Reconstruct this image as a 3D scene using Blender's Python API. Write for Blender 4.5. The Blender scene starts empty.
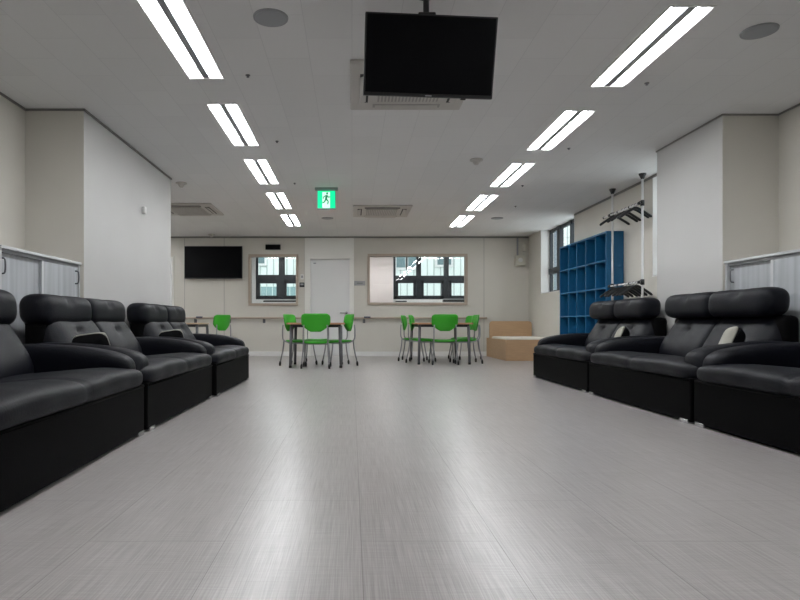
import bpy, bmesh, math, random
from mathutils import Vector, Matrix
random.seed(4)
S = bpy.context.scene
C = S.collection
PI = math.pi
H = 0.72            # eye height
CZ = 2.60           # ceiling height
YB = 13.05          # back wall
XR, XL = 3.84, -2.87
# ---------------------------------------------------------------- camera
cam = bpy.data.cameras.new('camera'); co = bpy.data.objects.new('camera', cam); C.objects.link(co)
co.location = (0, 0, H); co.rotation_euler = (PI/2, 0, 0)
cam.sensor_width = 36; cam.lens = 27.0; cam.shift_x = 0.06; cam.shift_y = 0.02875
cam.clip_start = 0.05; cam.clip_end = 200
S.camera = co
# ---------------------------------------------------------------- world (overcast daylight) and exposure
w = bpy.data.worlds.new('overcast_sky'); S.world = w; w.use_nodes = True
bg = w.node_tree.nodes['Background']; bg.inputs['Color'].default_value = (0.90, 0.96, 1.0, 1); bg.inputs['Strength'].default_value = 1.3
S.view_settings.view_transform = 'Standard'; S.view_settings.look = 'None'
S.view_settings.exposure = 1.04; S.view_settings.gamma = 1; S.view_settings.use_curve_mapping = False
TUBE = 19.0
# ---------------------------------------------------------------- materials
def mat(name, col, rough=0.6, metal=0.0, emit=None, es=0.0, bump=0.0, bscale=60, var=0.0, vscale=8, stretch=(1,1,1), spec=None, coat=0):
    m = bpy.data.materials.new(name); m.use_nodes = True
    n = m.node_tree; p = n.nodes['Principled BSDF']
    p.inputs['Base Color'].default_value = (*col, 1); p.inputs['Roughness'].default_value = rough; p.inputs['Metallic'].default_value = metal
    if spec is not None: p.inputs['Specular IOR Level'].default_value = spec
    if coat: p.inputs['Coat Weight'].default_value = coat
    if emit: p.inputs['Emission Color'].default_value = (*emit, 1); p.inputs['Emission Strength'].default_value = es
    if bump or var:
        tc = n.nodes.new('ShaderNodeTexCoord'); mp = n.nodes.new('ShaderNodeMapping'); mp.inputs['Scale'].default_value = stretch
        n.links.new(tc.outputs['Object'], mp.inputs['Vector'])
        if bump:
            t = n.nodes.new('ShaderNodeTexNoise'); t.inputs['Scale'].default_value = bscale; t.inputs['Detail'].default_value = 4
            n.links.new(mp.outputs[0], t.inputs['Vector'])
            b = n.nodes.new('ShaderNodeBump'); b.inputs['Strength'].default_value = bump; b.inputs['Distance'].default_value = 0.01
            n.links.new(t.outputs['Fac'], b.inputs['Height']); n.links.new(b.outputs[0], p.inputs['Normal'])
        if var:
            t = n.nodes.new('ShaderNodeTexNoise'); t.inputs['Scale'].default_value = vscale; t.inputs['Detail'].default_value = 5
            n.links.new(mp.outputs[0], t.inputs['Vector'])
            r = n.nodes.new('ShaderNodeValToRGB')
            r.color_ramp.elements[0].position = 0.3; r.color_ramp.elements[1].position = 0.7
            r.color_ramp.elements[0].color = (*[c*(1-var) for c in col], 1); r.color_ramp.elements[1].color = (*[min(1, c*(1+var)) for c in col], 1)
            n.links.new(t.outputs['Fac'], r.inputs[0]); n.links.new(r.outputs[0], p.inputs['Base Color'])
    return m
def M_floor():
    m = bpy.data.materials.new('grey_streaked_vinyl_tile'); m.use_nodes = True
    n = m.node_tree; N = n.nodes; L = n.links; p = N['Principled BSDF']
    tc = N.new('ShaderNodeTexCoord')
    def noise(sc, scale=1.0, det=3):
        mp = N.new('ShaderNodeMapping'); mp.inputs['Scale'].default_value = sc; L.new(tc.outputs['Object'], mp.inputs[0])
        t = N.new('ShaderNodeTexNoise'); t.inputs['Scale'].default_value = scale; t.inputs['Detail'].default_value = det
        L.new(mp.outputs[0], t.inputs['Vector']); return t.outputs['Fac']
    a = noise((260, 4.0, 1)); b = noise((6, 170, 1)); c = noise((.9, .9, 1), 1.0, 2); d = noise((70, 1.6, 1))
    def mth(op, x, y):
        q = N.new('ShaderNodeMath'); q.operation = op
        for i, v in enumerate((x, y)):
            if isinstance(v, (int, float)): q.inputs[i].default_value = v
            else: L.new(v, q.inputs[i])
        return q.outputs[0]
    s = mth('ADD', mth('MULTIPLY', a, .5), mth('ADD', mth('MULTIPLY', b, .24), mth('ADD', mth('MULTIPLY', c, .10), mth('MULTIPLY', d, .16))))
    r = N.new('ShaderNodeValToRGB'); r.color_ramp.elements[0].position = .36; r.color_ramp.elements[1].position = .64
    r.color_ramp.elements[0].color = (.268, .250, .243, 1); r.color_ramp.elements[1].color = (.450, .428, .420, 1)
    L.new(s, r.inputs[0])
    bk = N.new('ShaderNodeTexBrick'); mp = N.new('ShaderNodeMapping'); mp.inputs['Location'].default_value = (.18, .42, 0)
    mp.inputs['Rotation'].default_value = (0, 0, PI/2)
    L.new(tc.outputs['Object'], mp.inputs[0]); L.new(mp.outputs[0], bk.inputs['Vector'])
    bk.offset = 0.5; bk.inputs['Scale'].default_value = 1.0; bk.inputs['Brick Width'].default_value = .90; bk.inputs['Row Height'].default_value = .45
    bk.inputs['Mortar Size'].default_value = .0016; bk.inputs['Mortar Smooth'].default_value = .2
    bk.inputs['Color1'].default_value = (1, 1, 1, 1); bk.inputs['Color2'].default_value = (.97, .97, .97, 1); bk.inputs['Mortar'].default_value = (.56, .55, .54, 1)
    mx = N.new('ShaderNodeMix'); mx.data_type = 'RGBA'; mx.blend_type = 'MULTIPLY'; mx.inputs[0].default_value = 1
    L.new(r.outputs[0], mx.inputs[6]); L.new(bk.outputs['Color'], mx.inputs[7]); L.new(mx.outputs[2], p.inputs['Base Color'])
    p.inputs['Roughness'].default_value = .28; p.inputs['Specular IOR Level'].default_value = .55
    bu = N.new('ShaderNodeBump'); bu.inputs['Strength'].default_value = .12; bu.inputs['Distance'].default_value = .004
    L.new(s, bu.inputs['Height']); L.new(bu.outputs[0], p.inputs['Normal'])
    return m
def M_ceiling():
    m = bpy.data.materials.new('mineral_ceiling_tile'); m.use_nodes = True
    n = m.node_tree; N = n.nodes; L = n.links; p = N['Principled BSDF']; p.inputs['Roughness'].default_value = .9
    tc = N.new('ShaderNodeTexCoord'); mp = N.new('ShaderNodeMapping'); mp.inputs['Rotation'].default_value = (0, 0, PI/2)
    mp.inputs['Location'].default_value = (0.36, 0, 0)
    bk = N.new('ShaderNodeTexBrick'); L.new(tc.outputs['Object'], mp.inputs[0]); L.new(mp.outputs[0], bk.inputs['Vector'])
    bk.inputs['Scale'].default_value = 1; bk.inputs['Brick Width'].default_value = .6; bk.inputs['Row Height'].default_value = .3
    bk.inputs['Mortar Size'].default_value = .0022; bk.inputs['Mortar Smooth'].default_value = .3
    bk.inputs['Color1'].default_value = (.80, .80, .795, 1); bk.inputs['Color2'].default_value = (.77, .77, .765, 1); bk.inputs['Mortar'].default_value = (.67, .67, .67, 1)
    t = N.new('ShaderNodeTexNoise'); t.inputs['Scale'].default_value = 220; L.new(tc.outputs['Object'], t.inputs['Vector'])
    b = N.new('ShaderNodeBump'); b.inputs['Strength'].default_value = .25; b.inputs['Distance'].default_value = .003
    L.new(t.outputs['Fac'], b.inputs['Height']); L.new(b.outputs[0], p.inputs['Normal']); L.new(bk.outputs['Color'], p.inputs['Base Color'])
    return m
def M_glass():
    m = bpy.data.materials.new('clear_glass'); m.use_nodes = True
    n = m.node_tree; N = n.nodes; L = n.links; N.remove(N['Principled BSDF'])
    f = N.new('ShaderNodeFresnel'); ge = N.new('ShaderNodeNewGeometry'); mr = N.new('ShaderNodeMapRange')   # same reflectance on both faces of the thin pane
    mr.inputs['To Min'].default_value = 1.45; mr.inputs['To Max'].default_value = 1/1.45
    L.new(ge.outputs['Backfacing'], mr.inputs['Value']); L.new(mr.outputs[0], f.inputs['IOR'])
    g = N.new('ShaderNodeBsdfGlossy'); g.inputs['Roughness'].default_value = 0.01
    t = N.new('ShaderNodeBsdfTransparent'); t.inputs['Color'].default_value = (.97, .985, .98, 1)
    mx = N.new('ShaderNodeMixShader'); L.new(f.outputs[0], mx.inputs[0]); L.new(t.outputs[0], mx.inputs[1]); L.new(g.outputs[0], mx.inputs[2])
    L.new(mx.outputs[0], N['Material Output'].inputs['Surface']); return m
FLOOR, CEIL, GLASS = M_floor(), M_ceiling(), M_glass()
WALL = mat('warm_grey_painted_wall', (.61, .585, .53), .75, bump=.05, bscale=180, var=.02, vscale=2)
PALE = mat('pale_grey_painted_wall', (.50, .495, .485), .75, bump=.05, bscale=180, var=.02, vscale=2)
WHITE = mat('white_paint', (.76, .755, .74), .5)
DOORM = mat('white_door_laminate', (.72, .72, .715), .45)
WDOOR = mat('warm_white_jamb', (.78, .77, .73), .5)
LEATHER = mat('black_leather', (.0048, .0054, .0092), .46, bump=.22, bscale=130, var=.12, vscale=20, spec=.36)
LEATHERD = mat('black_leatherette_base', (.0038, .0038, .0042), .5, bump=.12, bscale=130, spec=.12)
LEATHER.node_tree.nodes['Principled BSDF'].inputs['IOR'].default_value = 1.32; LEATHERD.node_tree.nodes['Principled BSDF'].inputs['IOR'].default_value = 1.2
CHROME = mat('brushed_chrome', (.62, .62, .63), .25, 1)
STEEL = mat('silver_painted_steel', (.30, .30, .31), .35, .7)
DSTEEL = mat('dark_grey_steel', (.13, .13, .14), .4, .4)
WPOLE = mat('white_enamelled_tube', (.72, .72, .72), .3)
BLACK = mat('black_plastic', (.012, .012, .013), .4)
CCOV = mat('cream_cushion_fabric', (.40, .39, .34), .9, bump=.1, bscale=200)
BFAB = mat('black_cushion_fabric', (.006, .006, .007), .95, spec=.08)
SCREEN = mat('black_screen', (.003, .003, .004), .35, spec=.08)
GREEN = mat('green_moulded_plastic', (.035, .36, .015), .42, var=.04, vscale=10)
TOPM = mat('light_brown_table_laminate', (.50, .26, .15), .4, var=.06, vscale=6, stretch=(1, 12, 1))
TOPB = mat('beige_table_laminate', (.52, .38, .26), .4, var=.05, vscale=6, stretch=(1, 12, 1))
WOOD = mat('pale_beech_board', (.50, .325, .185), .5, var=.07, vscale=5, stretch=(1, 1, 14))
FRAMEW = mat('beige_wood_frame', (.44, .36, .29), .5, var=.06, vscale=5, stretch=(1, 1, 10))
CREAM = mat('cream_upholstery', (.68, .65, .58), .6, bump=.1, bscale=90)
BLUE = mat('blue_laminate', (.007, .115, .255), .45, var=.04, vscale=4)
DBLUE = mat('deep_blue_backing', (.008, .050, .150), .5)
WFRAME = mat('charcoal_window_frame', (.018, .023, .030), .4)
CABD = mat('grey_woodgrain_laminate', (.42, .44, .46), .45, var=.17, vscale=3, stretch=(7, 7, .25))
CABW = mat('white_cabinet_edge', (.56, .57, .58), .4)
ACM = mat('off_white_plastic', (.56, .54, .51), .5)
ACG = mat('grey_grille', (.36, .35, .33), .6)
SLOT = mat('dark_slot', (.02, .02, .02), .7)
GREYP = mat('grey_plastic', (.30, .31, .32), .5)
TRAY = mat('white_reflector', (.85, .85, .85), .25)
TUBEM = mat('lit_fluorescent_tube', (1, 1, 1), .5, emit=(.965, .985, 1.0), es=TUBE)
EXG = mat('lit_green_sign', (.0, .5, .2), .5, emit=(.0, .50, .20), es=.8)
EXW = mat('lit_white_sign', (.9, 1, .95), .5, emit=(.55, 1, .75), es=.42)
EXD = mat('dark_green_pictogram', (.0, .22, .1), .5, emit=(0, .25, .12), es=.15)
NAVY = mat('navy_rubber', (.012, .022, .06), .5)
PINK = mat('pale_pink_wall', (.90, .80, .77), .7)
SIDING = mat('pale_siding', (.80, .86, .82), .7)
TEAL = mat('teal_screen_fence', (.22, .34, .34), .7)
DGLASS = mat('dark_window_glass', (.10, .17, .18), .1)
# ---------------------------------------------------------------- geometry helpers
def box(bm, x0, x1, y0, y1, z0, z1, bev=0):
    v = [bm.verts.new(p) for p in ((x0,y0,z0),(x1,y0,z0),(x1,y1,z0),(x0,y1,z0),(x0,y0,z1),(x1,y0,z1),(x1,y1,z1),(x0,y1,z1))]
    fs = [bm.faces.new([v[i] for i in q]) for q in ((0,3,2,1),(4,5,6,7),(0,1,5,4),(1,2,6,5),(2,3,7,6),(3,0,4,7))]
    if bev:
        es = list({e for f in fs for e in f.edges})
        bmesh.ops.bevel(bm, geom=es, offset=bev, segments=3, profile=.5, affect='EDGES')
    return bm
def NB(*a, bev=0):
    bm = bmesh.new(); box(bm, *a, bev=bev) if a else None; return bm
def tube(bm, pts, r, seg=10, closed=False):
    pts = [Vector(p) for p in pts]; rings = []; n = len(pts)
    rs = r if isinstance(r, (list, tuple)) else [r]*n
    up = None
    for i, p in enumerate(pts):
        if closed: d = pts[(i+1) % n]-pts[i-1]
        else: d = (pts[min(i+1, n-1)]-pts[max(i-1, 0)])
        d.normalize()
        if up is None:
            up = Vector((0, 0, 1)) if abs(d.z) < .9 else Vector((1, 0, 0))
        a = (up - d*up.dot(d)).normalized(); up = a; b = d.cross(a)
        rings.append([bm.verts.new(p + (a*math.cos(t)+b*math.sin(t))*rs[i]) for t in [2*PI*k/seg for k in range(seg)]])
    for i in range(n if closed else n-1):
        A, B = rings[i], rings[(i+1) % n]
        for k in range(seg): bm.faces.new((A[k], A[(k+1) % seg], B[(k+1) % seg], B[k]))
    if not closed:
        bm.faces.new(rings[0][::-1]); bm.faces.new(rings[-1])
    return bm
def smooth_path(pts, n=6):
    P = [Vector(p) for p in pts]; P = [P[0]*2-P[1]] + P + [P[-1]*2-P[-2]]; out = []
    for i in range(1, len(P)-2):
        for k in range(n):
            t = k/n; a, b, c, d = P[i-1:i+3]
            out.append(.5*((2*b)+(c-a)*t+(2*a-5*b+4*c-d)*t*t+(3*b-a-3*c+d)*t**3))
    out.append(P[-2]); return out
def disc(bm, x, y, z0, z1, r, r2=None, seg=28):
    return tube(bm, [(x, y, z0), (x, y, z1)], [r, r2 if r2 is not None else r], seg)
def pad(c, h, k=5, n=12, deform=None, bm=None, nx=None):
    """closed cushion: box grid pulled to a rounded form; deform(p in -1..1, world vec)->vec"""
    bm = bm or bmesh.new(); vs = {}
    N3 = (nx or n, n, n)
    def V(i, j, l):
        key = (i, j, l)
        if key not in vs:
            p = Vector((2*i/N3[0]-1, 2*j/N3[1]-1, 2*l/N3[2]-1))
            # denser rows near the edges
            p = Vector([math.sin(q*PI/2) if abs(q) < 1 else q for q in p])
            kk = k if isinstance(k, (tuple, list)) else (k, k, k)
            lo, hi = .3, 1.0001
            for _ in range(18):
                md = (lo+hi)/2
                if sum((abs(q)*md)**e for q, e in zip(p, kk)) > 1: hi = md
                else: lo = md
            q = p*lo; v = Vector((c[0]+q.x*h[0], c[1]+q.y*h[1], c[2]+q.z*h[2]))
            if deform: v = deform(q, v)
            vs[key] = bm.verts.new(v)
        return vs[key]
    for ax in range(3):
        o = [a for a in range(3) if a != ax]
        for side in (0, N3[ax]):
            for a in range(N3[o[0]]):
                for b in range(N3[o[1]]):
                    quad = []
                    for da, db in ((0,0),(1,0),(1,1),(0,1)):
                        ix = [0,0,0]; ix[ax] = side; ix[o[0]] = a+da; ix[o[1]] = b+db; quad.append(V(*ix))
                    bm.faces.new(quad)
    bmesh.ops.recalc_face_normals(bm, faces=bm.faces[:]); return bm
def extr(bm, pts, y0, y1, axis='y'):
    def P(a, b, t): return {'y': (a, t, b), 'x': (t, a, b), 'z': (a, b, t)}[axis]
    A = [bm.verts.new(P(a, b, y0)) for a, b in pts]; B = [bm.verts.new(P(a, b, y1)) for a, b in pts]
    bm.faces.new(A); bm.faces.new(B[::-1]); n = len(pts)
    for i in range(n): bm.faces.new((A[i], B[i], B[(i+1) % n], A[(i+1) % n]))
    bmesh.ops.recalc_face_normals(bm, faces=bm.faces[:]); return bm
def obj(name, bm, m, parent=None, smooth=False, bev=0):
    me = bpy.data.meshes.new(name); bm.to_mesh(me); bm.free(); me.materials.append(m)
    o = bpy.data.objects.new(name, me); C.objects.link(o)
    if parent: o.parent = parent
    if smooth:
        for p in me.polygons: p.use_smooth = True
    if bev:
        b = o.modifiers.new('bevel', 'BEVEL'); b.width = bev; b.segments = 2; b.limit_method = 'ANGLE'
    return o
def thing(name, label, cat, loc=(0,0,0), rz=0, group=None):
    o = bpy.data.objects.new(name, None); C.objects.link(o); o.empty_display_size = .1
    o.location = loc; o.rotation_euler = (0, 0, rz); o['label'] = label; o['category'] = cat
    if group: o['group'] = group
    return o
def tag(o, label, cat, group=None):
    o['label'] = label; o['category'] = cat
    if group: o['group'] = group
    return o
def struct(name, bm, m, parent=None, bev=0):
    o = obj(name, bm, m, parent, bev=bev)
    if not parent: o['kind'] = 'structure'
    return o
def dup(o, loc=None, rz=None, label=None, parent=None):
    c = o.copy(); C.objects.link(c)
    if parent: c.parent = parent
    if loc is not None: c.location = loc
    if rz is not None: c.rotation_euler = (0, 0, rz)
    if label: c['label'] = label
    for ch in list(o.children): dup(ch, parent=c)
    return c
# ================================================================ SETTING
XF = -5.6     # far left wall beyond the left pier
struct('floor', NB(XF-.2, XR+.3, -2.6, YB+.12, -.1, 0), FLOOR)
LX = {'a': (-4.62, -4.355), 'l': (-1.245, -.985), 'r': (1.895, 2.15)}
LY = {'l': [-.15, 1.66, 3.40, 5.15, 6.90, 8.66, 10.42], 'a': [7.0, 9.2, 11.2], 'r': [-.05, 1.80, 3.56, 5.31, 7.06, 8.82, 10.52]}
LL = 1.2
bm = bmesh.new()
xs = [XF-.2, LX['a'][0], LX['a'][1], LX['l'][0], LX['l'][1], LX['r'][0], LX['r'][1], XR+.3]
for i in range(7):
    if i in (0, 2, 4, 6): box(bm, xs[i], xs[i+1], -2.6, YB+.12, CZ, CZ+.12)
    else:
        ys = -2.6
        for y in LY[{1: 'a', 3: 'l', 5: 'r'}[i]]:
            box(bm, xs[i], xs[i+1], ys, y, CZ, CZ+.12); ys = y+LL
        box(bm, xs[i], xs[i+1], ys, YB+.12, CZ, CZ+.12)
struct('ceiling', bm, CEIL)
# back wall with two interior windows and two doors
def wall_xz(name, m, x0, x1, z0, z1, y0, y1, holes):
    """wall in the XZ plane with rectangular holes [(x0,x1,z0,z1)]"""
    bm = bmesh.new(); cuts = sorted(holes); x = x0
    for hx0, hx1, hz0, hz1 in cuts:
        box(bm, x, hx0, y0, y1, z0, z1)
        if hz0 > z0: box(bm, hx0, hx1, y0, y1, z0, hz0)
        if hz1 < z1: box(bm, hx0, hx1, y0, y1, hz1, z1)
        x = hx1
    box(bm, x, x1, y0, y1, z0, z1); return struct(name, bm, m)
def wall_yz(name, m, y0, y1, z0, z1, x0, x1, holes):
    bm = bmesh.new(); y = y0
    for hy0, hy1, hz0, hz1 in sorted(holes):
        box(bm, x0, x1, y, hy0, z0, z1)
        if hz0 > z0: box(bm, x0, x1, hy0, hy1, z0, hz0)
        if hz1 < z1: box(bm, x0, x1, hy0, hy1, hz1, z1)
        y = hy1
    box(bm, x0, x1, y, y1, z0, z1); return struct(name, bm, m)
W1 = (-2.22, -1.20, 1.13, 2.18); W2 = (.37, 2.48, 1.145, 2.19); D1 = (-.935, -.02, 0, 2.14); D2 = (-4.75, -3.88, 0, 2.16)
wall_xz('wall_back', WALL, XF-.2, XR+.3, 0, CZ, YB, YB+.12, [W1, W2, D1, D2])
wall_yz('wall_right', WALL, 5.37, YB, 0, CZ, XR, XR+.26, [(6.62, 7.66, 1.31, CZ), (10.35, 12.19, 1.31, CZ)])
struct('wall_right', NB(XR, XR+.26, -2.6, 5.37, 0, CZ), WALL)
struct('wall_left', NB(XL-.2, XL, -2.6, 5.27, 0, CZ), WALL)
struct('wall_left', NB(XF-.2, XF, 5.27, YB, 0, CZ), WALL)
struct('wall_front', NB(XL-.2, XR+.26, -2.7, -2.6, 0, CZ), WALL)
struct('wall_left', NB(XF, XL-.2, 5.17, 5.27, 0, CZ), WALL)
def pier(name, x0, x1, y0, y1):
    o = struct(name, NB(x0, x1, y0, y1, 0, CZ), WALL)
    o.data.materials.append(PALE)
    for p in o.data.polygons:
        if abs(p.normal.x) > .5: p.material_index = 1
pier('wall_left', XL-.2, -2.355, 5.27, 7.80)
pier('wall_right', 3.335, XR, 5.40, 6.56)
# shadow-gap mouldings at the ceiling line
M_TR = mat('grey_shadow_gap_trim', (.22, .21, .20), .6)
bm = NB(XF, XR, YB-.014, YB, CZ-.035, CZ); struct('trim_1', bm, M_TR)
bm = bmesh.new(); box(bm, 3.325, 3.335, 5.39, 6.57, CZ-.014, CZ); box(bm, 3.325, XR, 5.39, 5.40, CZ-.014, CZ); box(bm, XR-.012, XR, -2.6, 5.39, CZ-.014, CZ)
box(bm, XR-.012, XR, 6.57, 10.35, CZ-.03, CZ); struct('trim_2', bm, M_TR)
bm = bmesh.new(); box(bm, -2.355, -2.343, 5.258, 7.812, CZ-.018, CZ); box(bm, XL, -2.343, 5.258, 5.27, CZ-.018, CZ); box(bm, XL, XL+.012, -2.6, 5.258, CZ-.018, CZ)
struct('trim_3', bm, M_TR)
# vertical joints of the wall boards
bm = bmesh.new()
for x in (-3.64, -2.78, -1.03, .04, 2.87): box(bm, x-.006, x+.006, YB-.003, YB, .1, CZ-.035)
struct('trim_4', bm, mat('joint_grey', (.36, .345, .32), .7))
# baseboards
bm = bmesh.new()
for a, b in ((XF, -4.80), (-3.83, -1.03), (.05, XR)): box(bm, a, b, YB-.012, YB, 0, .10)
struct('baseboard_back', bm, WHITE, bev=.003)
struct('baseboard_right', bm=NB(XR-.003, XR, 6.56, YB-.012, 0, .10), m=WHITE, bev=.003)
struct('baseboard_left', bm=NB(-2.355, -2.343, 5.26, 7.80, 0, .10), m=WHITE, bev=.003)
# white pilaster panel round the middle door, and the doors
bm = bmesh.new(); box(bm, -1.03, -.935, YB-.02, YB, 0, CZ-.035); box(bm, -.02, .045, YB-.02, YB, 0, CZ-.035); box(bm, -.935, -.02, YB-.02, YB, 2.14, CZ-.035)
struct('trim_5', bm, WDOOR)
def door(idx, D, lz):
    x0, x1, z0, z1 = D
    d = struct('door_%d' % idx, NB(x0+.03, x1-.03, YB+.035, YB+.075, .01, z1-.03), DOORM, bev=.003)
    bm = bmesh.new(); box(bm, x0, x0+.028, YB-.024, YB+.11, 0, z1); box(bm, x1-.028, x1, YB-.024, YB+.11, 0, z1); box(bm, x0+.028, x1-.028, YB-.024, YB+.11, z1-.028, z1)
    obj('door_frame', bm, WDOOR, d, bev=.003)
    hb = bmesh.new(); disc(hb, 0, 0, 0, .012, .028)
    bmesh.ops.rotate(hb, verts=hb.verts[:], matrix=Matrix.Rotation(PI/2, 3, 'X')); bmesh.ops.translate(hb, verts=hb.verts[:], vec=(x1-.10, YB+.035, .94))
    tube(hb, smooth_path([(x1-.10, YB+.03, .94), (x1-.10, YB-.015, .94), (x1-.14, YB-.022, .94), (x1-.24, YB-.02, .94)], 4), .011)
    obj('door_handle', hb, STEEL, d, True)
    return d
d1 = door(1, D1, 1); obj('number_tag', NB(x0:=-.84, x0+.055, YB+.030, YB+.035, 2.01, 2.035), GREYP, d1)
door(2, D2, 1)
# interior windows in beige wood frames
def iwin(idx, W):
    x0, x1, z0, z1 = W; t = .05
    bm = bmesh.new()
    box(bm, x0-.03, x1+.03, YB-.03, YB+.13, z1-.02, z1+.035); box(bm, x0-.03, x1+.03, YB-.03, YB+.13, z0-.035, z0+.02)
    box(bm, x0-.035, x0+.02, YB-.03, YB+.13, z0+.02, z1-.02); box(bm, x1-.02, x1+.035, YB-.03, YB+.13, z0+.02, z1-.02)
    o = struct('window_%d' % idx, bm, FRAMEW, bev=.004)
    g = obj('pane', NB(x0+.02, x1-.02, YB+.045, YB+.051, z0+.02, z1-.02), GLASS, o)
iwin(1, W1); iwin(2, W2)
# ---- room behind the interior windows
YO = 16.2
struct('floor', NB(-4.4, 4.36, YB+.12, YO+.2, -.1, 0), FLOOR)
struct('ceiling', NB(-4.4, 4.36, YB+.12, YO+.2, CZ+.1, CZ+.2), WHITE)
B1 = (-2.60, -.80, 1.36, 2.62); B2 = (1.12, 4.2, 1.36, 2.62)
wall_xz('wall_back', WHITE, -4.4, 4.36, 0, CZ+.1, YO, YO+.2, [B1, B2])
struct('wall_left', NB(-4.5, -4.4, YB+.12, YO+.2, 0, CZ+.1), WHITE)
struct('wall_right', NB(4.28, 4.36, YB+.12, YO+.2, 0, CZ+.1), WHITE)
struct('wall_back', NB(-.7, 1.10, YO-.12, YO, 0, CZ+.1), PINK)
struct('trim_6', NB(-2.66, -.74, YO-.35, YO, 1.24, 1.275), WHITE)
struct('trim_7', NB(1.10, 4.3, YO-.35, YO, 1.24, 1.275), WHITE)
def outer(idx, B, muls, tr, lowers):
    x0, x1, z0, z1 = B; y0, y1 = YO+.02, YO+.10
    bm = bmesh.new()
    box(bm, x0, x1, y0, y1, z0, z0+.10); box(bm, x0, x1, y0, y1, z1-.05, z1); box(bm, x0, x0+.06, y0, y1, z0, z1); box(bm, x1-.06, x1, y0, y1, z0, z1)
    for x, wd in muls: box(bm, x-wd/2, x+wd/2, y0-.01, y1+.01, z0, z1)
    box(bm, x0, x1, y0-.012, y1+.012, tr[0], tr[1])
    o = struct('window_%d' % idx, bm, WFRAME)
    sb = bmesh.new()
    for a, b in lowers:
        s = .07
        box(sb, a, b, y0-.02, y1, z0+.03, z0+.03+s); box(sb, a, b, y0-.02, y1, tr[0]-s, tr[0]); box(sb, a, a+s, y0-.02, y1, z0+.03, tr[0]); box(sb, b-s, b, y0-.02, y1, z0+.03, tr[0])
    obj('opening_sash', sb, WFRAME, o)
    obj('pane', NB(x0+.05, x1-.05, YO+.055, YO+.061, z0+.05, z1-.05), GLASS, o)
outer(3, B1, [(-1.90, .16)], (1.86, 2.02), [(-2.56, -1.97), (-1.84, -1.2)])
outer(4, B2, [(1.80, .13), (2.55, .13), (3.4, .13)], (1.87, 2.0), [(1.18, 1.73), (1.87, 2.48), (2.62, 3.33)])
# ---- right wall windows (charcoal frames set deep in a white reveal)
def rwin(idx, y0, y1, z0, z1, muls, tr):
    xa, xb = XR+.17, XR+.23
    bm = bmesh.new()
    box(bm, xa, xb, y0, y1, z0, z0+.06); box(bm, xa, xb, y0, y1, z1-.06, z1); box(bm, xa, xb, y0, y0+.06, z0, z1); box(bm, xa, xb, y1-.06, y1, z0, z1)
    for y, wd in muls: box(bm, xa-.015, xb, y-wd/2, y+wd/2, z0, z1)
    box(bm, xa-.02, xb, y0, y1, tr[0], tr[1])
    o = struct('window_%d' % idx, bm, WFRAME)
    obj('pane', NB(xa+.03, xa+.036, y0+.05, y1-.05, z0+.05, z1-.05), GLASS, o)
    rb = bmesh.new(); t = .012; z1 -= .002
    box(rb, XR-.004, xa, y0-.0, y0+t, z0, z1); box(rb, XR-.004, xa, y1-t, y1, z0, z1); box(rb, XR-.01, xa, y0, y1, z0, z0+t)
    obj('reveal', rb, WHITE, o)
rwin(5, 10.35, 12.19, 1.31, CZ, [(11.62, .16), (10.98, .05)], (1.70, 1.82))
rwin(6, 6.62, 7.66, 1.31, CZ, [(7.05, .10)], (1.70, 1.82))
# ---- outside: neighbouring buildings and fence
bld = thing('neighbouring_building', 'pale ribbed-siding building seen outside through the far windows', 'building', (0, 22, -3))
wl = obj('wall', NB(-10, 12, 0, 4, 0, 11), SIDING, bld)
bm = bmesh.new()
for k in range(90):
    x = -10 + k*.245
    box(bm, x, x+.035, -.03, 0, 0, 11)
obj('siding_ribs', bm, mat('rib_grey', (.45, .50, .48), .7), wl)
for x0, x1, z0, z1 in ((3.12, 3.62, 5.85, 7.0), (1.62, 1.95, 5.75, 7.0), (2.05, 2.42, 5.75, 7.0), (-3.6, -3.2, 5.9, 6.4)):
    f = obj('window', NB(x0-.08, x1+.08, -.08, -.03, z0-.08, z1+.08), WHITE, bld)
    obj('pane', NB(x0, x1, -.10, -.08, z0, z1), DGLASS, f)
bm = bmesh.new()
for k in range(34): box(bm, -6 + k*.19, -6 + k*.19+.17, 0, .04, 0, 4.9)
box(bm, -6, .4, .04, .08, 4.5, 4.6); box(bm, -6, .4, .04, .08, 2.5, 2.6)
o = tag(obj('screen_fence', bm, TEAL), 'teal slatted screen fence outside the smaller far window', 'fence'); o.location = (0, 19.5, -3)
dk = thing('side_building', 'dark grey building outside the right-hand window by the blue lockers', 'building', (4.95, 17.0, -3))
obj('wall', NB(0, 1.0, 0, 3.0, 0, 9), mat('grey_blue_render', (.10, .13, .16), .8), dk); obj('window', NB(.2, .8, -.03, 0, 4.4, 5.2), DGLASS, dk)
struct('ground', NB(-30, 30, YO+.25, 40, -3.1, -3.0), mat('asphalt_ground', (.18, .18, .18), .9))
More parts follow.
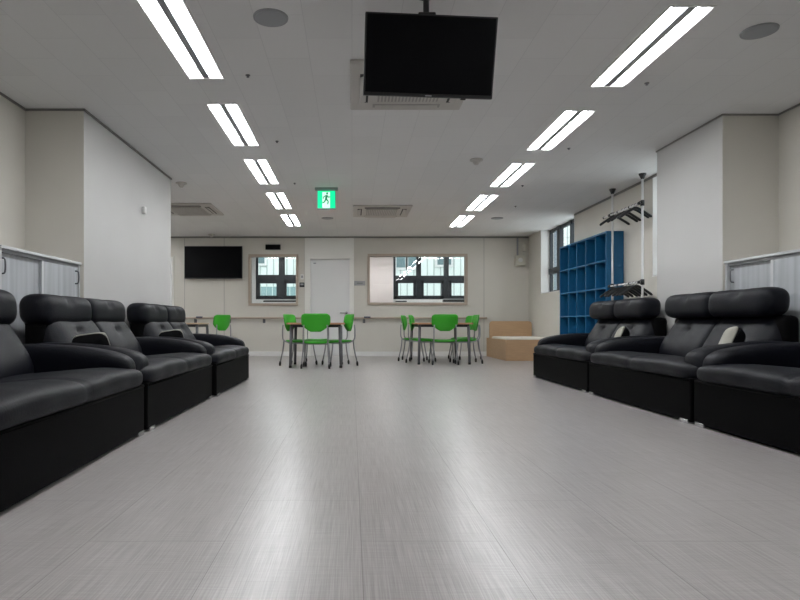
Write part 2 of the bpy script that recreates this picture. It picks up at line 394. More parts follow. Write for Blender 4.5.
# ================================================================ CEILING LIGHTS
def light(label, x0, x1, y):
    cx = (x0+x1)/2; wdt = x1-x0
    t = thing('ceiling_light', label, 'ceiling light', (cx, y+LL/2, CZ), 0, 'twin-tube ceiling lights')
    hw, hl = wdt/2-.001, LL/2-.001; bm = bmesh.new()
    box(bm, -hw, hw, -hl, hl, .085, .095); box(bm, -hw, -hw+.006, -hl, hl, .0, .085); box(bm, hw-.006, hw, -hl, hl, .0, .085)
    box(bm, -hw+.006, hw-.006, -hl, -hl+.006, 0, .085); box(bm, -hw+.006, hw-.006, hl-.006, hl, 0, .085)
    obj('reflector_tray', bm, TRAY, t)
    obj('centre_spine', NB(-.024, .024, -hl+.008, hl-.008, -.004, .085), GREYP, t)
    fr = bmesh.new(); e = .012
    box(fr, -hw-e, hw+e, -hl-e, -hl, -.006, 0); box(fr, -hw-e, hw+e, hl, hl+e, -.006, 0); box(fr, -hw-e, -hw, -hl, hl, -.006, 0); box(fr, hw, hw+e, -hl, hl, -.006, 0)
    obj('rim', fr, WHITE, t)
    for s in (-1, 1):
        b = bmesh.new(); tube(b, [(s*.080, -hl+.05, .014), (s*.080, hl-.05, .014)], .022, 12); obj('fluorescent_tube', b, TUBEM, t, True)
        for q in (-1, 1):
            b = bmesh.new(); box(b, s*.082-.014, s*.082+.014, min(q*(hl-.05), q*(hl-.012)), max(q*(hl-.05), q*(hl-.012)), .01, .085); obj('lamp_holder', b, WHITE, t)
    return t
ordn = ['nearest', 'second nearest', 'middle', 'second farthest', 'farthest']
src = None
for side, nm in (('l', 'left'), ('r', 'right')):
    for i, y in enumerate(LY[side]):
        lb = ['added twin-tube fill light behind the viewpoint, %s row', 'lit twin-tube ceiling light overhead just ahead of the viewpoint, %s row'][i] % nm if i < 2 else 'lit twin-tube ceiling light, %s of those in view in the %s row' % (ordn[i-2], nm)  # the pair behind the viewpoint is unseen, added as fill for camera-facing sides
        x0, x1 = LX[side]
        if src is None: src = light(lb, x0, x1, y)
        else: dup(src, ((x0+x1)/2, y+LL/2, CZ), None, lb)
for k, y in enumerate(LY['a']): dup(src, (-4.4875, y+LL/2, CZ), None, 'added twin-tube fill light in the alcove hidden behind the left pier, %s one' % ['near', 'middle', 'far'][k])  # unseen fill lights, added to brighten the back wall
for x, sd in ((-1.9, 'smaller'), (.6, 'wide'), (2.6, 'wide')):
    dup(src, (x, 15.1, CZ+.1-.096), PI/2, 'lit twin-tube light in the back room behind the %s interior window%s' % (sd, {-1.9: '', .6: ', left one', 2.6: ', right one'}[x]))
# ---- ceiling cassettes
def cassette(label, x, y, w):
    t = thing('ceiling_air_conditioner', label, 'air conditioner', (x, y, CZ), 0, 'ceiling cassette air conditioners')
    h = w/2; bm = NB(-h, h, -h, h, -.03, 0, bev=.012); obj('panel', bm, ACM, t, False)
    g = bmesh.new(); q = w*.27; box(g, -q, q, -q, q, -.036, -.030); obj('grille', g, ACG, t)
    g2 = bmesh.new()
    for k in range(19):
        yy = -q + 2*q*k/18; box(g2, yy-.006, yy+.006, -q, q, -.042, -.036)
    obj('grille_slats', g2, ACM, t)
    for a in range(4):
        s = bmesh.new(); u0, u1 = w*.345, w*.42; L_ = w*.30
        box(s, -L_, L_, u0, u1, -.0325, -.030); 
        bmesh.ops.rotate(s, verts=s.verts[:], matrix=Matrix.Rotation(a*PI/2, 3, 'Z')); o = obj('air_slot', s, SLOT if a else ACG, t)
        v = bmesh.new(); extr(v, [(u0+.018, -.034), (u1-.002, -.052), (u1, -.047), (u0+.02, -.031)], -L_+.02, L_-.02, 'x')
        bmesh.ops.rotate(v, verts=v.verts[:], matrix=Matrix.Rotation(a*PI/2, 3, 'Z')); obj('vane', v, ACM, o)
    return t
ac = cassette('off-white ceiling cassette air conditioner right behind the hanging television', .46, 4.745, .95)
dup(ac, (.49, 10.02, CZ), None, 'off-white ceiling cassette air conditioner near the far wall, right of the exit sign')
dup(ac, (-2.68, 9.86, CZ), None, 'off-white ceiling cassette air conditioner partly hidden by the left pier')
# ---- round ceiling speakers
def rspk(label, x, y, r):
    t = thing('ceiling_speaker', label, 'ceiling speaker', (x, y, CZ), 0, 'round ceiling speakers')
    b = bmesh.new(); disc(b, 0, 0, -.008, 0, r*.985, r, 36); obj('rim', b, GREYP, t)
    b = bmesh.new(); disc(b, 0, 0, -.011, -.008, r*.86, r*.88, 36); obj('mesh_cover', b, mat('speaker_grey', (.36, .37, .39), .7), t); return t
sp = rspk('round grey ceiling speaker between the left lights and the hanging television', -.50, 3.69, .108)
dup(sp, (2.62, 3.86, CZ), None, 'round grey ceiling speaker right of the nearest right-hand light')
dup(sp, (-.44, 10.75, CZ), None, 'round ceiling speaker far back beneath the exit sign')
dup(sp, (2.60, 10.75, CZ), None, 'round ceiling speaker far back right of the right-hand lights')
def det(label, x, y, r, h):
    t = thing('smoke_detector', label, 'smoke detector', (x, y, CZ), 0, 'ceiling smoke detectors')
    b = bmesh.new(); disc(b, 0, 0, -.012, 0, r, r, 24); obj('base_plate', b, ACM, t)
    b = bmesh.new(); tube(b, [(0, 0, -.012), (0, 0, -h*.6), (0, 0, -h)], [r*.62, r*.5, r*.28], 20); obj('sensor_head', b, ACM, t); return t
dt = det('white smoke detector on the ceiling right of centre', 1.43, 6.9, .075, .06)
dup(dt, (-2.29, 8.05, CZ), None, 'white smoke detector on the ceiling just beside the left pier')
dup(dt, (-2.98, 12.72, CZ), None, 'white smoke detector above the wall-mounted television')
for lb, x, y in (('small dark sprinkler head left row, beside the nearest left light', -.79, 4.55), ('small dark sprinkler head beside the second left light', -.775, 6.2),
                 ('small dark sprinkler head beside the third left light', -.77, 8.06), ('small dark sprinkler head right of the nearest right light', 2.31, 4.70),
                 ('small dark sprinkler head right of the second right light', 2.33, 6.45), ('small dark sprinkler head beside the third right light', 2.33, 8.2),
                 ('small dark sprinkler head far back on the right', 2.63, 9.65)):
    b = bmesh.new(); disc(b, 0, 0, -.004, 0, .018); disc(b, 0, 0, -.014, -.004, .007, .009, 10); disc(b, 0, 0, -.017, -.014, .011, .011, 14)
    o = tag(obj('sprinkler_head', b, DSTEEL, None), lb, 'sprinkler', 'ceiling sprinkler heads'); o.location = (x, y, CZ)
# ---- exit sign
t = thing('exit_sign', 'green lit exit sign with running figure hanging from the ceiling', 'exit sign', (-.355, 8.35, CZ))
obj('mounting_plate', NB(-.16, .16, -.04, .04, -.035, 0, bev=.006), GREYP, t)
obj('housing', NB(-.128, .128, -.018, .03, -.30, -.035, bev=.004), GREYP, t)
s = obj('sign_face', NB(-.122, .122, -.024, -.018, -.285, -.045), EXG, t)
obj('doorway_symbol', NB(-.056, .050, -.027, -.024, -.283, -.062), EXW, s)
b = bmesh.new()
def limb(a, c, wd): 
    a, c = Vector(a), Vector(c); d = (c-a).normalized(); n_ = Vector((-d.y, d.x))*wd
    extr(b, [tuple(a+n_), tuple(c+n_), tuple(c-n_), tuple(a-n_)], -.030, -.027)
limb((.004, -.105), (-.006, -.165), .014); limb((-.006, -.16), (.026, -.19), .009); limb((.026, -.19), (.018, -.235), .008); limb((-.008, -.16), (-.026, -.20), .009); limb((-.026, -.20), (-.054, -.215), .008)
limb((.004, -.11), (-.034, -.125), .007); limb((-.034, -.125), (-.044, -.155), .006); limb((.006, -.11), (.034, -.14), .007); limb((.034, -.14), (.05, -.125), .006)
extr(b, [(.010+.015*math.cos(a*PI/6), -.083+.015*math.sin(a*PI/6)) for a in range(12)], -.030, -.027)
obj('running_figure', b, EXD, s)
# ---- hanging television
t = thing('hanging_television', 'black flat television hanging from a ceiling pole above the room', 'television', (.4225, 3.42, CZ))
b = bmesh.new(); disc(b, 0, 0, -.012, 0, .06); disc(b, 0, 0, -.16, -.012, .017); obj('ceiling_pole', b, BLACK, t, False)
b = NB(-.05, .05, -.05, .02, -.20, -.13, bev=.008); obj('tilt_bracket', b, BLACK, t)
tw, th = .748, .435
b = NB(-tw/2, tw/2, -.018, .012, -th, 0, bev=.004)
body = obj('television_body', b, BLACK, t); body.location = (.024, -.065, -.158); body.rotation_euler = (math.radians(14), math.radians(.4), math.radians(4))
obj('screen', NB(-tw/2+.010, tw/2-.010, -.0205, -.018, -th+.018, -.010), SCREEN, body)
obj('brand_plate', NB(-.018, .018, -.0212, -.018, -th+.004, -th+.010), mat('pale_grey_print', (.35, .35, .36), .5), body)
obj('status_light_housing', NB(.19, .22, -.016, .004, -th-.008, -th, bev=.003), BLACK, body)
obj('rear_housing', NB(-.26, .26, .012, .045, -th+.05, -.07, bev=.01), BLACK, body)
# ---- wall television
t = thing('wall_television', 'large black flat television mounted on the far wall at left', 'television', (-2.995, YB, 1.68))
obj('wall_bracket', NB(-.25, .25, -.06, 0, .2, .5), BLACK, t)
b = obj('television_body', NB(-.625, .625, -.10, -.06, 0, .70, bev=.004), BLACK, t); obj('screen', NB(-.612, .612, -.1025, -.10, .02, .69), SCREEN, b)
# ---- small wall fittings
t = thing('wall_display_panel', 'narrow black display panel above the smaller interior window', 'display', (-1.715, YB, 2.31))
obj('housing', NB(-.165, .165, -.035, 0, 0, .115, bev=.008), BLACK, t); obj('face', NB(-.15, .15, -.037, -.035, .012, .10), SCREEN, t)
t = thing('wall_controller', 'small black wall controller left of the middle door', 'controller', (-1.085, YB, 1.50))
obj('housing', NB(-.055, .055, -.022, 0, 0, .10, bev=.005), BLACK, t); obj('display', NB(-.035, .035, -.024, -.022, .04, .08), GREYP, t)
t = thing('light_switch', 'small white wall switch above the black controller', 'switch', (-1.085, YB, 1.67))
obj('plate', NB(-.035, .035, -.010, 0, 0, .11, bev=.003), WHITE, t); obj('rocker', NB(-.018, .018, -.015, -.010, .03, .08), GREYP, t)
t = thing('door_sign', 'small grey name plate right of the middle door', 'sign', (.165, YB, 1.535))
obj('plate', NB(-.12, .12, -.010, 0, 0, .10, bev=.003), mat('sign_grey', (.34, .34, .345), .5), t)
obj('inscription_line', NB(-.10, .10, -.012, -.010, .075, .083), GREYP, t); obj('inscription_line', NB(-.10, .10, -.012, -.010, .018, .026), GREYP, t); obj('inscription_line', NB(-.06, .07, -.012, -.010, .043, .058), DSTEEL, t)
t = thing('wall_alarm_box', 'cream alarm box with conduit high on the far wall by the right corner', 'alarm box', (3.64, YB, 1.96))
obj('box', NB(-.11, .11, -.09, 0, 0, .22, bev=.008), mat('cream_metal', (.60, .58, .50), .5), t)
b = bmesh.new(); tube(b, [(0, -.090, .12), (0, -.105, .12)], [.05, .045], 20); obj('sounder', b, WHITE, t)
b = bmesh.new(); tube(b, [(-.05, -.03, .22), (-.05, -.03, .60)], .02, 12); obj('conduit', b, GREYP, t)
b = bmesh.new(); tube(b, [(.09, -.06, .31), (.09, -.06, .46)], [.035, .04], 16); tube(b, [(.09, -.06, .46), (.09, -.02, .50), (-.05, -.02, .50)], .008, 8); obj('lamp', b, CREAM, t)
o = tag(obj('wall_sensor', NB(-.035, .0, -.03, .03, -.03, .05, bev=.01), WHITE), 'small white sensor on the left pier face', 'sensor'); o.location = (-2.318, 6.75, 1.98)
# ---- handrails
def rail(label, x0, x1, brs, slv):
    t = thing('handrail', label, 'handrail', (x0, YB, .83), 0)
    b = bmesh.new(); L_ = x1-x0
    tube(b, smooth_path([(0, -.012, 0), (.02, -.06, 0), (.07, -.075, 0), (L_-.07, -.075, 0), (L_-.02, -.06, 0), (L_, -.012, 0)], 5), .022, 12); obj('rail', b, FRAMEW, t, True)
    for x in brs:
        b = bmesh.new(); tube(b, [(x-x0, -.072, -.015), (x-x0, -.065, -.055), (x-x0, -.01, -.07)], .011, 8); box(b, x-x0-.028, x-x0+.028, -.012, 0, -.11, -.03); obj('bracket', b, DSTEEL, t)
    for x in slv:
        b = bmesh.new(); tube(b, [(x-x0-.07, -.075, .008), (x-x0+.07, -.075, .008)], .0245, 14); obj('grip_sleeve', b, NAVY, t)
rail('beige wooden handrail along the far wall left of the middle door', -3.80, -1.04, [-3.4, -2.66, -1.91, -1.25], [-3.30])
rail('beige wooden handrail along the far wall right of the middle door',   .07, 2.79, [.26, 1.1, 1.95, 2.7], [.33])
# ================================================================ SOFAS
SL, SD = 1.865, .925
def sofa(label):
    t = thing('leather_sofa', label, 'sofa', (0,0,0), 0, 'black leather two-seat sofas')
    hl = SL/2-.006
    b = NB(-hl+.012, hl-.012, .0, SD-.02, .014, .325, bev=.010); base = obj('base', b, LEATHERD, t)
    for x in (-hl+.09, hl-.09):
        for y in (.035, SD-.10):
            f = NB(x-.05, x+.05, y-.043, y+.03, 0, .03, bev=.004); obj('foot', f, CHROME, t)
    # seat cushion
    def sdef(q, v):
        g = math.exp(-(v.x/.02)**2)*.012
        if q.z > -.2:
            fr = max(0, min(1, (.42-v.y)/.3))
            for cx in (-.45, .45):
                d = v.x-cx
                v.z += .020*math.exp(-(d/.36)**2)
                v.z -= (.003*(math.cos(d*2*PI/.22)*.5+.5)*math.exp(-(d/.40)**4))*(.3+.7*fr)*math.exp(-((v.y-.17)/.16)**2)*(q.z > .3)
            v.z -= g
        if q.y < -.5:
            v.y += .004*math.cos(v.x*2*PI/.30)*.4 + g*.5
        v.z += -.012*max(0, -q.y-.6)/.4*(q.z > 0)
        if q.z > 0: v.z -= .035*max(0, min(1, (v.y-.2)/.4))
        return v
    obj('seat_cushion', pad((0, .365, .370), (hl-.004, .385, .066), (20, 9, 3.4), 14, sdef, nx=70), LEATHER, t, True)
    obj('seat_welt', tube(bmesh.new(), [(-hl+.03, .0, .312), (hl-.03, .0, .312)], .008, 8), LEATHERD, t, True)
    # backrest shell
    b = NB(-hl+.17, hl-.17, SD-.16, SD-.01, .30, .78, bev=.05); obj('back_frame', b, LEATHERD, t, True)
    bw = (hl-.19)/2
    for s in (-1, 1):
        cx = s*bw
        def bdef(q, v, cx=cx, s=s):
            lean = (v.z-.40)*.42
            e = max(0, (s*q.x-.55)/.45)**2
            v.x -= s*.05*e*max(0, q.z)**1.5; lean += .045*e
            if q.z > .3: lean += .03*((q.z-.3)/.7)**2
            v.y += lean
            if q.y < 0:
                dx, dz = v.x-cx, v.z-.66
                v.y += .050*math.exp(-(dx*dx+dz*dz*.8)/.0006)*.6 + .010*math.exp(-(dx*dx+dz*dz)/.012) + .008*math.exp(-(dz/.012)**2)*math.exp(-(dx/.22)**2)
                v.y -= .03*math.exp(-((v.z-.50)/.12)**2)
            return v
        obj('back_cushion', pad((cx, .675, .575), (bw+.003, .10, .205), (14, 3.4, 6), 22, bdef), LEATHER, t, True)
        def hdef(q, v, cx=cx):
            if q.y < 0 or q.z > .5:
                dx, dz = v.x-cx, v.z-.93
                v.y += .022*math.exp(-(dx*dx+dz*dz)/.0008) + .006*math.exp(-(dx*dx+dz*dz)/.010)
                v.z -= .005*math.exp(-(dx/.05)**2)*max(0, q.z)
            # outer end rounds off
            if s*q.x > .7:
                e = ((s*q.x-.7)/.3)**2; v.z = .86+(v.z-.86)*(1-.22*e); v.y = .82+(v.y-.82)*(1-.15*e)
            v.y += (v.z-.86)*.04
            return v
        obj('headrest', pad((cx, .805, .865), (bw+.012, .112, .115), (14, 2.8, 3.0), 20, hdef), LEATHER, t, True)
    for s in (-1, 1):
        x = s*(hl-.10)
        def adef(q, v, s=s, x=x):
            f = (v.y-.04)/.80                          # 0 front .. 1 back
            f = max(0, min(1, f))
            top = .508 + .082*(1-(1-f)**3.0)
            if q.z > 0: 
                v.z = .405 + (v.z-.50)/.11*(top-.405)
                v.x += -s*.02*q.z
            else:
                v.z = .405 + (v.z-.50)/.11*.055
            v.x += -s*.0 + .010*math.sin(f*PI)*q.x
            if q.z > 0 and abs(q.x) > .6: v.z -= .010*math.cos(f*2*PI*3)*.3
            return v
        obj('armrest', pad((x, .445, .50), (.105, .405, .11), (4, 9.0, 4), 20, adef), LEATHER, t, True)
        tb = bmesh.new()
        obj('armrest_panel', NB(s*hl-(.15 if s > 0 else 0), s*hl+(0 if s > 0 else .15), .10, SD-.12, .31, .44, bev=.02), LEATHERD, t, True)
    return t
XFR, XFL = 2.405, -1.30
posn = ['nearest', 'middle', 'farthest']
first = None
for side in 'RL':
    c0 = [3.31, 5.18, 7.05] if side == 'R' else [2.99, 4.865, 6.74]
    for i, y in enumerate(c0):
        lb = 'black leather two-seat sofa, %s of the three along the %s wall' % (posn[i], 'right' if side == 'R' else 'left')
        X, rz = (XFR, -PI/2) if side == 'R' else (XFL, PI/2)
        if first is None:
            first = sofa(lb); cur = first; cur.location = (X, y, 0); cur.rotation_euler = (0, 0, rz)
        else: cur = dup(first, (X, y, 0), rz, lb)
        if side == 'L': cur.location.x = (-1.325, -1.345, -1.315)[i]
        if side == 'L' and i == 0: cur.rotation_euler.z += math.radians(1.6)
        hr = [c for c in cur.children if c.name.startswith('headrest')]
        for c in hr: c.location.z, c.location.y = (0.015, -.045) if side == 'R' else (-.055, .03 if i else 0)
        if side == 'L' and i:
            for c in hr: c.location.x = -.05
# scatter cushions
def cushion(label, loc, rot):
    t = thing('scatter_cushion', label, 'cushion', loc, 0, 'small scatter cushions'); t.rotation_euler = rot; t.scale = (.84, .84, .90)
    def d(q, v):
        e = max(abs(q.x), abs(q.z)); v.y *= (1.0 - .45*e**3); return v
    def f(q, v): v.y *= 1-.75*max(abs(q.x), abs(q.z))**4; return v
    obj('cover', pad((0, .036, .14), (.140, .058, .137), (5, 2.5, 5), 14, f), BFAB, t, True)
    c = obj('cover', pad((0, -.026, .14), (.140, .045, .137), (5, 2.5, 5), 14, f), CCOV, t, True); c['label'] = 'cream cover side'
    return t
cushion('small black and cream cushion on the middle right sofa', (2.83, 4.58, .46), (math.radians(-22), 0, math.radians(-114)))
cushion('small black and cream cushion on the farthest right sofa', (2.83, 6.44, .45), (math.radians(-22), 0, math.radians(-114)))
cushion('small black and cream cushion on the middle left sofa', (-1.80, 4.25, .43), (math.radians(-30), math.radians(8), math.radians(188)))
cushion('small black and cream cushion on the farthest left sofa', (-1.80, 6.10, .43), (math.radians(-30), math.radians(8), math.radians(188)))
# ================================================================ CABINETS
def cabinet(label, loc, rz, Lc, handle_right):
    """front faces local -y, x from 0..Lc"""
    t = thing('sliding_door_cabinet', label, 'cabinet', loc, rz)
    D, Hc = .48, 1.25; b = bmesh.new()
    box(b, 0, .022, .0, D, 0, Hc-.022); box(b, Lc-.022, Lc, .0, D, 0, Hc-.022); box(b, .022, Lc-.022, D-.012, D, 0, Hc-.022); box(b, .022, Lc-.022, .01, D-.012, .0, .06)
    box(b, .022, Lc-.022, .07, D-.012, .60, .618)
    obj('carcass', b, CABW, t, bev=.002)
    obj('worktop', NB(-.004, Lc+.004, -.012, D, Hc-.022, Hc, bev=.003), CABW, t)
    b = bmesh.new(); box(b, .022, Lc-.022, .008, .060, Hc-.045, Hc-.022); obj('top_track', b, GREYP, t)
    mid = Lc/2
    for k, (a, c, y) in enumerate(((.024, mid+.03, .034), (mid-.03, Lc-.024, .012))):
        d = obj('sliding_door', NB(a, c, y, y+.018, .062, Hc-.047), CABD, t)
        e = bmesh.new(); 
        xe = c-.008 if k == 0 else a
        box(e, xe, xe+(.008 if k == 0 else .03), y-.002, y+.0, .062, Hc-.047); obj('edge_strip', e, CABW, d)
        xh = a+.045 if k == 0 else c-.045
        h = bmesh.new(); z0 = Hc-.19; tube(h, smooth_path([(xh, y, z0), (xh, y-.028, z0+.012), (xh, y-.028, z0+.098), (xh, y, z0+.11)], 4), .006, 8); obj('handle', h, DSTEEL, d, True)
    return t
cabinet('white-edged sliding-door cabinet behind the nearest left sofas', (-2.385, 4.065, 0), PI/2, 1.20, True)
cabinet('white-edged sliding-door cabinet behind the nearest right sofas', (3.355, 5.395, 0), -PI/2, 1.20, True).scale.z = 1.02
# ================================================================ BLUE LOCKER SHELVES
t = thing('blue_cubby_shelf', 'tall blue open cubby shelf standing against the right wall', 'shelf unit', (3.592, 8.475, 0))
D, Lc, Hc = .245, 1.90, 2.02; th = .022
b = bmesh.new(); box(b, 0, D, 0, th, 0, Hc); box(b, 0, D, Lc-th, Lc, 0, Hc); box(b, 0, D, th, Lc-th, Hc-th, Hc); box(b, 0, D, th, Lc-th, 0, .05)
obj('carcass', b, BLUE, t)
obj('back_panel', NB(D-.008, D, th, Lc-th, .05, Hc-th), DBLUE, t)
for k in range(1, 5): z = .05+(Hc-.05-th)*k/5; obj('shelf_board', NB(.002, D-.008, th, Lc-th, z-th/2, z+th/2), BLUE, t)
for k in range(1, 5): y = th+(Lc-2*th)*k/5; obj('divider', NB(.006, D-.008, y-.010, y+.010, .05, Hc-th), BLUE, t)
# ================================================================ FLOOR-TO-CEILING CLOTHES RACK
t = thing('clothes_rack', 'white floor-to-ceiling tension pole clothes rack with black joints', 'clothes rack', (3.655, 7.55, 0))
for y in (0, .87):
    b = bmesh.new(); disc(b, 0, y, .04, CZ-.05, .0135, None, 14); p = obj('pole', b, WPOLE, t, True)
    b = bmesh.new(); tube(b, [(0, y, CZ-.07), (0, y, CZ-.04), (0, y, CZ-.012), (0, y, CZ)], [.018, .03, .045, .045], 18); obj('ceiling_cap', b, BLACK, p)
    b = bmesh.new(); tube(b, [(0, y, .0), (0, y, .012), (0, y, .05)], [.045, .04, .018], 18); obj('floor_foot', b, BLACK, p)
for z in (2.23, 1.235):
    b = bmesh.new(); ye = 1.08 if z > 2 else .905; tube(b, [(-.035, -.06, z), (-.035, ye, z)], .012, 12); r = obj('hanging_rail', b, WPOLE, t, True)
    for y in (0, .87):
        b = bmesh.new(); tube(b, [(0, y, z-.035), (0, y, z+.035)], .024, 14); tube(b, [(-.035, y-.03, z), (-.035, y+.03, z)], .021, 14); obj('clamp_joint', b, BLACK, t, True)
    for y in (-.06, ye-.012, .28, .62):
        b = bmesh.new(); tube(b, [(-.035, y-.012, z), (-.035, y+.012, z)], .017, 12); obj('rail_stop', b, BLACK, t, True)
def hanger(label, loc, rz, tilt=0):
    t = thing('clothes_hanger', label, 'hanger', loc, rz, 'black clothes hangers'); t.rotation_euler = (0, tilt, rz)
    b = bmesh.new()
    pts = [(.018*math.sin(a), 0, -.001+.018*math.cos(a)-.006) for a in [math.radians(q) for q in range(-110, 181, 24)]]
    tube(b, [(p[0], 0, p[2]) for p in pts] + [(0, 0, -.05)], .003, 7); obj('hook', b, DSTEEL, t, True)
    b = bmesh.new()
    tube(b, smooth_path([(-.195, 0, -.165), (-.14, 0, -.125), (-.05, 0, -.068), (0, 0, -.048), (.05, 0, -.068), (.14, 0, -.125), (.195, 0, -.165)], 4), [.010]+[.017]*23+[.010], 9)
    obj('shoulder', b, BLACK, t, True)
    return t
hy = [.12, .20, .42, .50, .57, .73]; words = ['nearest', 'second nearest', 'third nearest', 'fourth nearest', 'fifth nearest', 'farthest']
h0 = None
for zi, (z, nm, ys_) in enumerate(((2.23, 'upper', [.10, .18, .38, .48, .72]), (1.235, 'lower', [.08, .17, .26, .37, .48, .59, .72]))):
    for i, y in enumerate(ys_):
        wd = (['nearest', 'second nearest', 'middle', 'second farthest', 'farthest'] if zi == 0 else ['nearest', 'second nearest', 'third nearest', 'middle', 'third farthest', 'second farthest', 'farthest'])[i]
        lb = 'black plastic clothes hanger, %s on the %s rail of the rack' % (wd, nm)
        loc = (3.62, 7.55+y, z+.003+.003); rz = random.uniform(-.18, .18)
        if h0 is None: h0 = hanger(lb, loc, rz)
        else: dup(h0, loc, rz, lb)
# ================================================================ TABLES AND CHAIRS
def table(label, x, y, wx, wy, top, group=None, z=.725, rnd=.05):
    t = thing('dining_table', label, 'table', (x, y, 0), 0)
    b = NB(-wx/2, wx/2, -wy/2, wy/2, z-.028, z); 
    bmesh.ops.bevel(b, geom=[e for e in b.edges if abs(e.verts[0].co.z-e.verts[1].co.z) > .01], offset=rnd, segments=6, affect='EDGES', profile=.5)
    obj('tabletop', b, top, t)
    f = bmesh.new(); a, c = wx/2-.075, wy/2-.075
    box(f, -a, a, -c-.012, -c+.012, z-.075, z-.028); box(f, -a, a, c-.012, c+.012, z-.075, z-.028); box(f, -a-.012, -a+.012, -c, c, z-.075, z-.028); box(f, a-.012, a+.012, -c, c, z-.075, z-.028)
    obj('under_frame', f, BLACK, t)
    for sx in (-1, 1):
        for sy in (-1, 1):
            b = bmesh.new(); tube(b, [(sx*a, sy*c, z-.05), (sx*(a+.015), sy*(c+.015), .035)], [.026, .022], 14); l = obj('leg', b, DSTEEL, t, True)
            b = bmesh.new(); tube(b, [(sx*(a+.015), sy*(c+.015), .035), (sx*(a+.015), sy*(c+.015), 0)], [.026, .024], 14); obj('foot', b, BLACK, l, True)
    return t
def chair(label):
    t = thing('green_chair', label, 'chair', (0,0,0), 0, 'green plastic chairs with steel legs')
    # faces +y ; backrest at y=-.22
    def sd(q, v):
        v.z += .012*(q.x**2) - .018*max(0, q.y)**3; return v
    obj('seat', pad((0, 0, .408), (.205, .205, .024), (6, 6, 3), 10, sd), GREEN, t, True)
    # back shell
    b = bmesh.new(); nv, nu = 14, 12; F = []; Bk = []
    for j in range(nv+1):
        v = j/nv; z = .580+.290*v
        w_ = .228*min(1, .34+.66*math.sin(min(1, v/.50)*PI/2)**.9)
        if v > .82: w_ -= .05*(1-math.sqrt(max(0, 1-((v-.82)/.18)**2)))
        rf, rb = [], []
        for i in range(nu+1):
            u = 2*i/nu-1; x = u*w_; y = -.225 - .05*(v-.5) + .045*(x/.225)**2
            zz = z - .0 
            e = .011*(1-.6*max(abs(u)**6, abs(2*v-1)**8))
            rf.append(b.verts.new((x, y+e, zz))); rb.append(b.verts.new((x, y-e, zz)))
        F.append(rf); Bk.append(rb)
    for j in range(nv):
        for i in range(nu):
            b.faces.new((F[j][i+1], F[j][i], F[j+1][i], F[j+1][i+1])); b.faces.new((Bk[j][i], Bk[j][i+1], Bk[j+1][i+1], Bk[j+1][i]))
        b.faces.new((F[j][0], Bk[j][0], Bk[j+1][0], F[j+1][0])); b.faces.new((Bk[j][nu], F[j][nu], F[j+1][nu], Bk[j+1][nu]))
    for i in range(nu):
        b.faces.new((Bk[0][i+1], Bk[0][i], F[0][i], F[0][i+1])); b.faces.new((Bk[nv][i], Bk[nv][i+1], F[nv][i+1], F[nv][i]))
    bmesh.ops.recalc_face_normals(b, faces=b.faces[:]); obj('backrest', b, GREEN, t, True)
    f = bmesh.new()
    for s in (-1, 1): tube(f, smooth_path([(s*.185, -.226, .69), (s*.192, -.232, .58), (s*.192, -.215, .44), (s*.19, -.08, .385), (s*.19, .17, .378)], 5), .011, 10)
    tube(f, [(-.19, .12, .378), (.19, .12, .378)], .010, 8); tube(f, [(-.19, -.12, .385), (.19, -.12, .385)], .010, 8)
    obj('support_frame', f, STEEL, t, True)
    for sx in (-1, 1):
        for y0, y1 in ((-.205, -.265), (.16, .21)):
            b = bmesh.new(); pts = smooth_path([(sx*.190, y0, .43 if y0 < 0 else .378), (sx*.20, y0*1.08, .26), (sx*.218, y1, .055)], 5)
            tube(b, pts, .0115, 10); l = obj('leg', b, STEEL, t, True)
            b = bmesh.new(); tube(b, [(sx*.2165, y1*.995, .075), (sx*.219, y1, .04), (sx*.221, y1*1.01, .0)], [.014, .020, .015], 12); obj('foot', b, BLACK, l, True)
    return t
table('square dining table with light brown top, amid green chairs left of centre', -.585, 10.03, .93, .93, TOPM)
table('long dining table with light brown top, right of centre before the wide window', 1.60, 11.10, 1.0, 1.50, TOPM)
table('beige-topped dining table partly hidden behind the farthest left sofa', -3.12, 11.0, .90, .90, TOPB, rnd=.25)
CH = [(-.575, 9.68, 0, 'green chair with its back to us, in front of the left-hand dining table'),
      (-.885, 10.20, -PI/2-.35, 'green chair at the left side of the left-hand dining table'),
      (-.235, 10.22, PI/2+.35, 'green chair at the right side of the left-hand dining table'),
      (-.62, 10.75, PI, 'green chair at the far side of the left-hand dining table, mostly hidden'),
      (1.60, 10.53, 0, 'green chair with its back to us, in front of the right-hand dining table'),
      (1.29, 10.97, -PI/2-.24, 'green chair on the left side of the right-hand table, nearer of two'),
      (1.19, 11.44, -PI/2-.25, 'green chair on the left side of the right-hand table, farther of two'),
      (2.02, 10.78, PI/2+.05, 'green chair on the right side of the right-hand dining table'),
      (2.22, 11.95, PI/2+.35, 'green chair facing us at the far side of the right-hand table'),
      (-2.54, 11.05, PI/2-.5, 'green chair at the table partly hidden behind the farthest left sofa')]
c0 = None
for x, y, rz, lb in CH:
    if c0 is None: c0 = chair(lb); c0.location = (x, y, 0); c0.rotation_euler = (0, 0, rz)
    else: dup(c0, (x, y, 0), rz, lb)
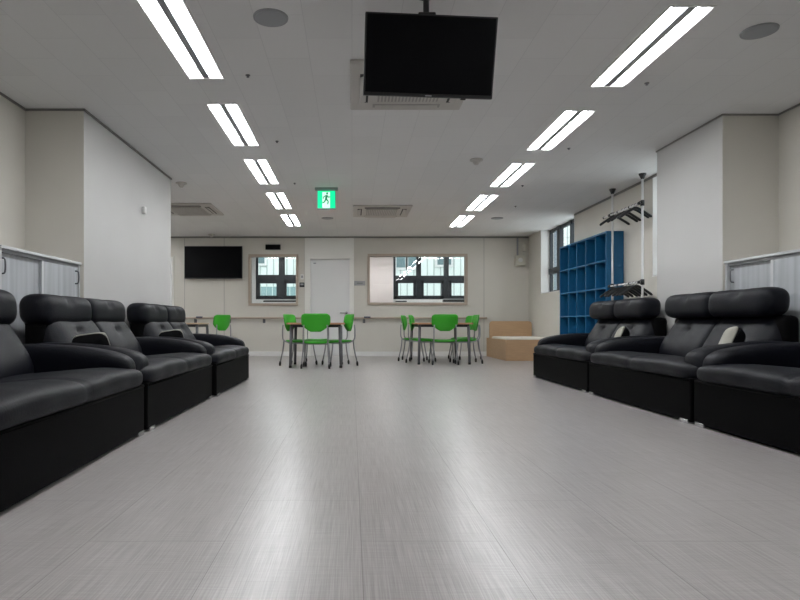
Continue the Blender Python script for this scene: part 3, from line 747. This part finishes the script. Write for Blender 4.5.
# ================================================================ CORNER BENCH
t = thing('corner_bench', 'pale wooden box bench with cream seat in the far right corner', 'bench', (2.92, 11.40, 0))
def rounded(pts_r, seg=6):
    out = []
    n = len(pts_r)
    for i, (x, y, r) in enumerate(pts_r):
        if r == 0: out.append((x, y)); continue
        p = Vector((x, y)); a = Vector(pts_r[i-1][:2])-p; c = Vector(pts_r[(i+1) % n][:2])-p; a.normalize(); c.normalize()
        A, Cc = p+a*r, p+c*r
        for k in range(seg+1):
            s = k/seg; out.append(tuple((1-s)**2*A+2*s*(1-s)*p+s*s*Cc))
    return out
BD, BL = YB-.03-11.40, XR-.02-2.92
b = extr(bmesh.new(), rounded([(0, 0, 0), (BD, 0, 0), (BD, .40, 0), (0, .40, .08)]), 0, .025, 'x'); obj('side_panel', b, WOOD, t)
b = extr(bmesh.new(), rounded([(.025, 0, 0), (BL, 0, 0), (BL, .40, 0), (.025, .40, 0)]), 0, .025, 'y'); obj('front_panel', b, WOOD, t)
b = extr(bmesh.new(), rounded([(0, 0, 0), (BL, 0, 0), (BL, .76, .08), (0, .76, .08)]), BD-.27, BD-.245, 'y'); obj('back_panel', b, WOOD, t)
obj('seat_cushion', pad((.025+(BL-.03)/2, .025+(BD-.30)/2, .405), ((BL-.03)/2, (BD-.30)/2, .04), (14, 14, 3), 12), CREAM, t, True)
obj('base_box', NB(.026, BL-.01, .026, BD-.28, .01, .36), WOOD, t)
# items on the sills of the room behind
for lb, x0, x1, y, h in (('long dark tray on the sill behind the smaller interior window', -2.35, -1.25, YO-.22, .055), ('low dark case on the sill behind the wide interior window, at right', 2.42, 3.1, YO-.22, .09), ('short dark case on the sill behind the wide interior window, at left', 1.16, 1.45, YO-.22, .04)):
    t = thing('storage_case', lb, 'case', ((x0+x1)/2, y, 1.275)); w_ = (x1-x0)/2
    obj('body', NB(-w_, w_, -.1, .1, 0, h*.7, bev=.006), BLACK, t); obj('lid', NB(-w_*.95, w_*.95, -.09, .09, h*.7, h, bev=.004), GREYP, t)
